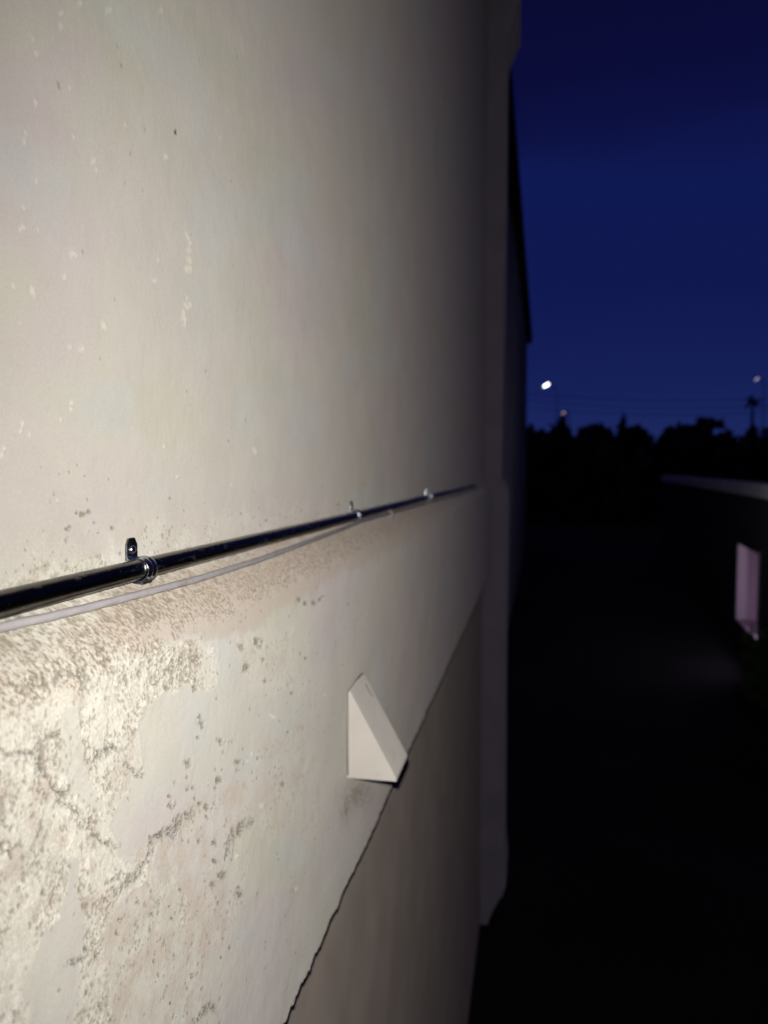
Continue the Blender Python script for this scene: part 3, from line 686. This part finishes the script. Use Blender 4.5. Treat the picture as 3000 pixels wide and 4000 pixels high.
def tree(px, py_top, dist, width_px, label, shape='round', mi=0, low=1000):
    top_ = at_y(px, py_top, dist); wpx = width_px/F*dist
    hgt = top_.z - GZ
    t = empty('palm_tree' if shape == 'palm' else 'tree', (top_.x, dist, GZ)); tag(t, label, 'tree', 'trees on the dark skyline')
    bm = bmesh.new()
    if shape == 'palm':
        tube(bm, [(0.0, 0, 0), (0.15, 0, hgt*0.4), (0.3, 0, hgt*0.8), (0.3, 0, hgt-wpx*0.5)], 0.16, 8, rfun=lambda i: 0.17-0.025*i)
        obj('trunk', bm, M_TRUNK, t, smooth=True)
        bm = bmesh.new()
        for k in range(26):
            a = rng.uniform(0, 2*math.pi); e0 = rng.uniform(-0.3, 1.3); Lf = wpx*0.62*rng.uniform(0.8, 1.1)
            p = Vector((0.3, 0, hgt-wpx*0.5)); d = Vector((math.cos(a)*math.cos(e0), math.sin(a)*math.cos(e0), math.sin(e0)))
            sd = Vector((-math.sin(a), math.cos(a), 0)); prev = None
            for i in range(8):
                wv = Lf*0.16*math.sin(math.pi*(i+0.6)/8.2)
                cur = (bm.verts.new(p - sd*wv - Vector((0, 0, wv*0.5))), bm.verts.new(p), bm.verts.new(p + sd*wv - Vector((0, 0, wv*0.5))))
                if prev: bm.faces.new((prev[0], prev[1], cur[1], cur[0])); bm.faces.new((prev[1], prev[2], cur[2], cur[1]))
                prev = cur; p = p + d*Lf/7; d = (d + Vector((0, 0, -0.22))).normalized()
        obj('crown', bm, M_LEAF[mi], t)
        return t
    tube(bm, [(0, 0, 0), (0.1, 0, hgt*0.3), (0.0, 0.1, hgt*0.6), (0.05, 0, hgt*0.85)], 0.2, 8, rfun=lambda i: 0.26-0.065*i)
    for k in range(5):
        a = k*1.3; tube(bm, [(0.05, 0, hgt*(0.3+0.08*k)), (math.cos(a)*wpx*0.3, math.sin(a)*wpx*0.3, hgt*(0.5+0.07*k))], 0.06, 6)
    obj('trunk', bm, M_TRUNK, t, smooth=True)
    bm = bmesh.new()
    ncl = 9 if shape == 'round' else 5
    leaves(bm, (0, 0, hgt*0.5), wpx*0.46, hgt*0.42, 500, 0.30 + wpx*0.035, shape)
    for k in range(ncl):
        a = rng.uniform(0, 2*math.pi); q_ = rng.uniform(0.15, 0.62)
        leaves(bm, (math.cos(a)*wpx*0.40*q_*1.5, math.sin(a)*wpx*0.3, hgt*rng.uniform(0.45, 0.88)), wpx*rng.uniform(0.14, 0.24), hgt*rng.uniform(0.08, 0.14), 150, 0.16+wpx*0.03)
    leaves(bm, (rng.uniform(-.1, .1)*wpx, 0, hgt*0.87), wpx*0.17, hgt*0.12, 130, 0.16+wpx*0.025)
    obj('crown', bm, M_LEAF[mi], t)
    return t
tree(1152, 912, 70, 60, 'bushy tree just right of the dark building corner')
tree(1214, 891, 64, 44, 'compact round dark tree directly below the small pinkish street lamp')
tree(1270, 913, 72, 72, 'wide low tree right of the compact round one')
tree(1345, 888, 88, 30, 'tall narrow tree rising clear of the skyline, near its middle')
tree(1318, 920, 75, 60, 'low tree left of the tall narrow one')
tree(1380, 912, 76, 70, 'low broad tree right of the tall narrow one')
tree(1440, 918, 80, 60, 'low bushy tree left of the pale hill gap')
tree(1466, 905, 110, 34, 'faint rounded tree beside the pointed one', 'round', 1)
tree(1530, 897, 104, 28, 'pointed dark tree left of the palm on the skyline')
tree(1500, 919, 98, 70, 'low tree in front of the faint rounded and the pointed trees', 'round', 1)
tree(1572, 920, 95, 64, 'low bushy tree between the pointed tree and the palm', 'round', 1)
tree(1618, 852, 70, 34, 'palm tree with a round head standing above the skyline at right', 'palm')
tree(1625, 913, 68, 60, 'bushy dark tree under the palm head')
tree(1685, 914, 66, 80, 'broad tree cut by the right edge of the picture')
# hedge-like far wood and hill
bm = bmesh.new()
hx = np.linspace(-400, 700, 60)
for i in range(59):
    def hz(x): return -3.4 + 14 + 3.0*math.sin(x*0.013) + 1.5*math.sin(x*0.041+1)
    a = [bm.verts.new((hx[i], 330, GZ)), bm.verts.new((hx[i+1], 330, GZ)), bm.verts.new((hx[i+1], 400, hz(hx[i+1]))), bm.verts.new((hx[i], 400, hz(hx[i])))]
    bm.faces.new(a)
    b = [a[3], a[2], bm.verts.new((hx[i+1], 600, GZ)), bm.verts.new((hx[i], 600, GZ))]; bm.faces.new(b)
bmesh.ops.remove_doubles(bm, verts=bm.verts, dist=0.01)
hl = obj('hill', bm, mat('hill', (0.06, 0.065, 0.06), 1.0, 0, 0.0, 0.3, 0.05), smooth=True); tag(hl, kind='structure')
bm = bmesh.new()
for i in range(9000):
    x = rng.uniform(-25, 60); y = rng.uniform(50, 60) ; z = GZ + rng.uniform(0, 5.2 + 0.8*math.sin(x*0.7)+0.6*math.sin(x*1.9))
    s_ = rng.uniform(0.3, 0.7)
    a = Vector((rng.uniform(-1, 1), rng.uniform(-1, 1), rng.uniform(-1, 1))).normalized(); b = a.cross(Vector((rng.uniform(-1, 1), rng.uniform(-1, 1), rng.uniform(-1, 1)))).normalized()
    p = Vector((x, y, z)); bm.faces.new([bm.verts.new(p+a*s_), bm.verts.new(p+b*s_), bm.verts.new(p-a*s_), bm.verts.new(p-b*s_)])
hd = obj('undergrowth', bm, M_LEAF[0]); tag(hd, 'dark mass of undergrowth in front of the skyline trees', 'undergrowth', kind='stuff')

# shrub by the lit doorway
sp_ = nh.matrix_basis @ Vector((sa-1.75, 0.22, 0)) 
sh = empty('shrub', (sp_.x, sp_.y, GZ)); tag(sh, 'green shrub at the right edge beside the lit doorway', 'shrub')
bm = bmesh.new(); leaves(bm, (0, 0, 0.45), 0.35, 0.45, 700, 0.05); leaves(bm, (0.12, 0.1, 0.85), 0.2, 0.3, 250, 0.05); leaves(bm, (-0.2, 0, 0.8), 0.16, 0.4, 250, 0.05); obj('foliage', bm, mat('shrub leaf', (0.07, 0.14, 0.03), 0.7), sh)
bm = bmesh.new()
for k in range(5): tube(bm, [(0, 0, 0), (0.12*math.cos(k*1.3), 0.12*math.sin(k*1.3), 0.5)], 0.012, 6)
obj('stem', bm, M_TRUNK, sh)

# street lamps
def street_lamp(px, py, dist, len_px, col, strength, label, tilt=0.55):
    hd_ = at_y(px, py, dist); Lm = len_px/F*dist
    t = empty('street_lamp', (hd_.x + Lm*1.6, dist + 0.3, GZ)); tag(t, label, 'street lamp', 'distant street lamps')
    hgt = hd_.z - GZ
    bm = bmesh.new(); tube(bm, [(0, 0, 0), (0, 0, hgt*0.5), (0, 0, hgt*0.97)], 0.06, 10, rfun=lambda i: 0.050-0.010*i); obj('pole', bm, M_WROOF, t, smooth=True)
    hx_ = -Lm*1.6
    bm = bmesh.new(); tube(bm, [(0, 0, hgt*0.965), (hx_*0.4, -0.15, hgt+Lm*0.1), (hx_*0.65, -0.22, hgt+Lm*0.12)], 0.035, 8); obj('arm', bm, M_WROOF, t, smooth=True)
    R3 = Matrix.Translation((hx_, -0.3, hgt)) @ Matrix.Rotation(-tilt, 4, 'Y')
    bm = bmesh.new(); box(bm, -Lm/2-0.04, Lm/2+0.04, -0.12, 0.14, Lm*0.18, Lm*0.18+0.07, 0.02); bm.transform(R3); hdm = obj('lamp_head', bm, M_WROOF, t)
    bm = bmesh.new(); bmesh.ops.create_uvsphere(bm, u_segments=20, v_segments=12, radius=1)
    for v in bm.verts: v.co = Vector((v.co.x*Lm/2, v.co.y*0.10, v.co.z*Lm*0.10))
    bm.transform(R3)
    obj('lens', bm, mat('lamp lens', (0.9, 0.9, 0.9), 0.5, emis=col, estr=strength), hdm, smooth=True)
street_lamp(1180, 832, 60, 14, (0.90, 1.0, 1.0), 9.0, 'brightest white street lamp near the corner of the dark building')
street_lamp(1217, 892, 58, 9, (1.0, 0.62, 0.66), 0.9, 'faint pinkish street lamp just above the compact round tree')
street_lamp(1635, 819, 62, 10, (0.85, 0.70, 0.95), 0.9, 'small dim lilac street lamp high at the right edge')

# overhead wires crossing the sky
for k, (ya, yb2, lb) in enumerate(((846, 858, 'uppermost of the three thin dark overhead wires below the lamps'), (862, 873, 'middle of the three thin dark overhead wires below the lamps'), (878, 886, 'lowest of the three thin dark overhead wires below the lamps'))):
    a = at_y(1100, ya, 48); b = at_y(1760, yb2, 40); bm = bmesh.new()
    tube(bm, [a.lerp(b, t/16) + Vector((0, 0, -0.35*math.sin(math.pi*t/16))) for t in range(17)], 0.016, 6)
    o = obj('overhead_wire', bm, M_WROOF); tag(o, lb, 'wire', 'overhead wires')
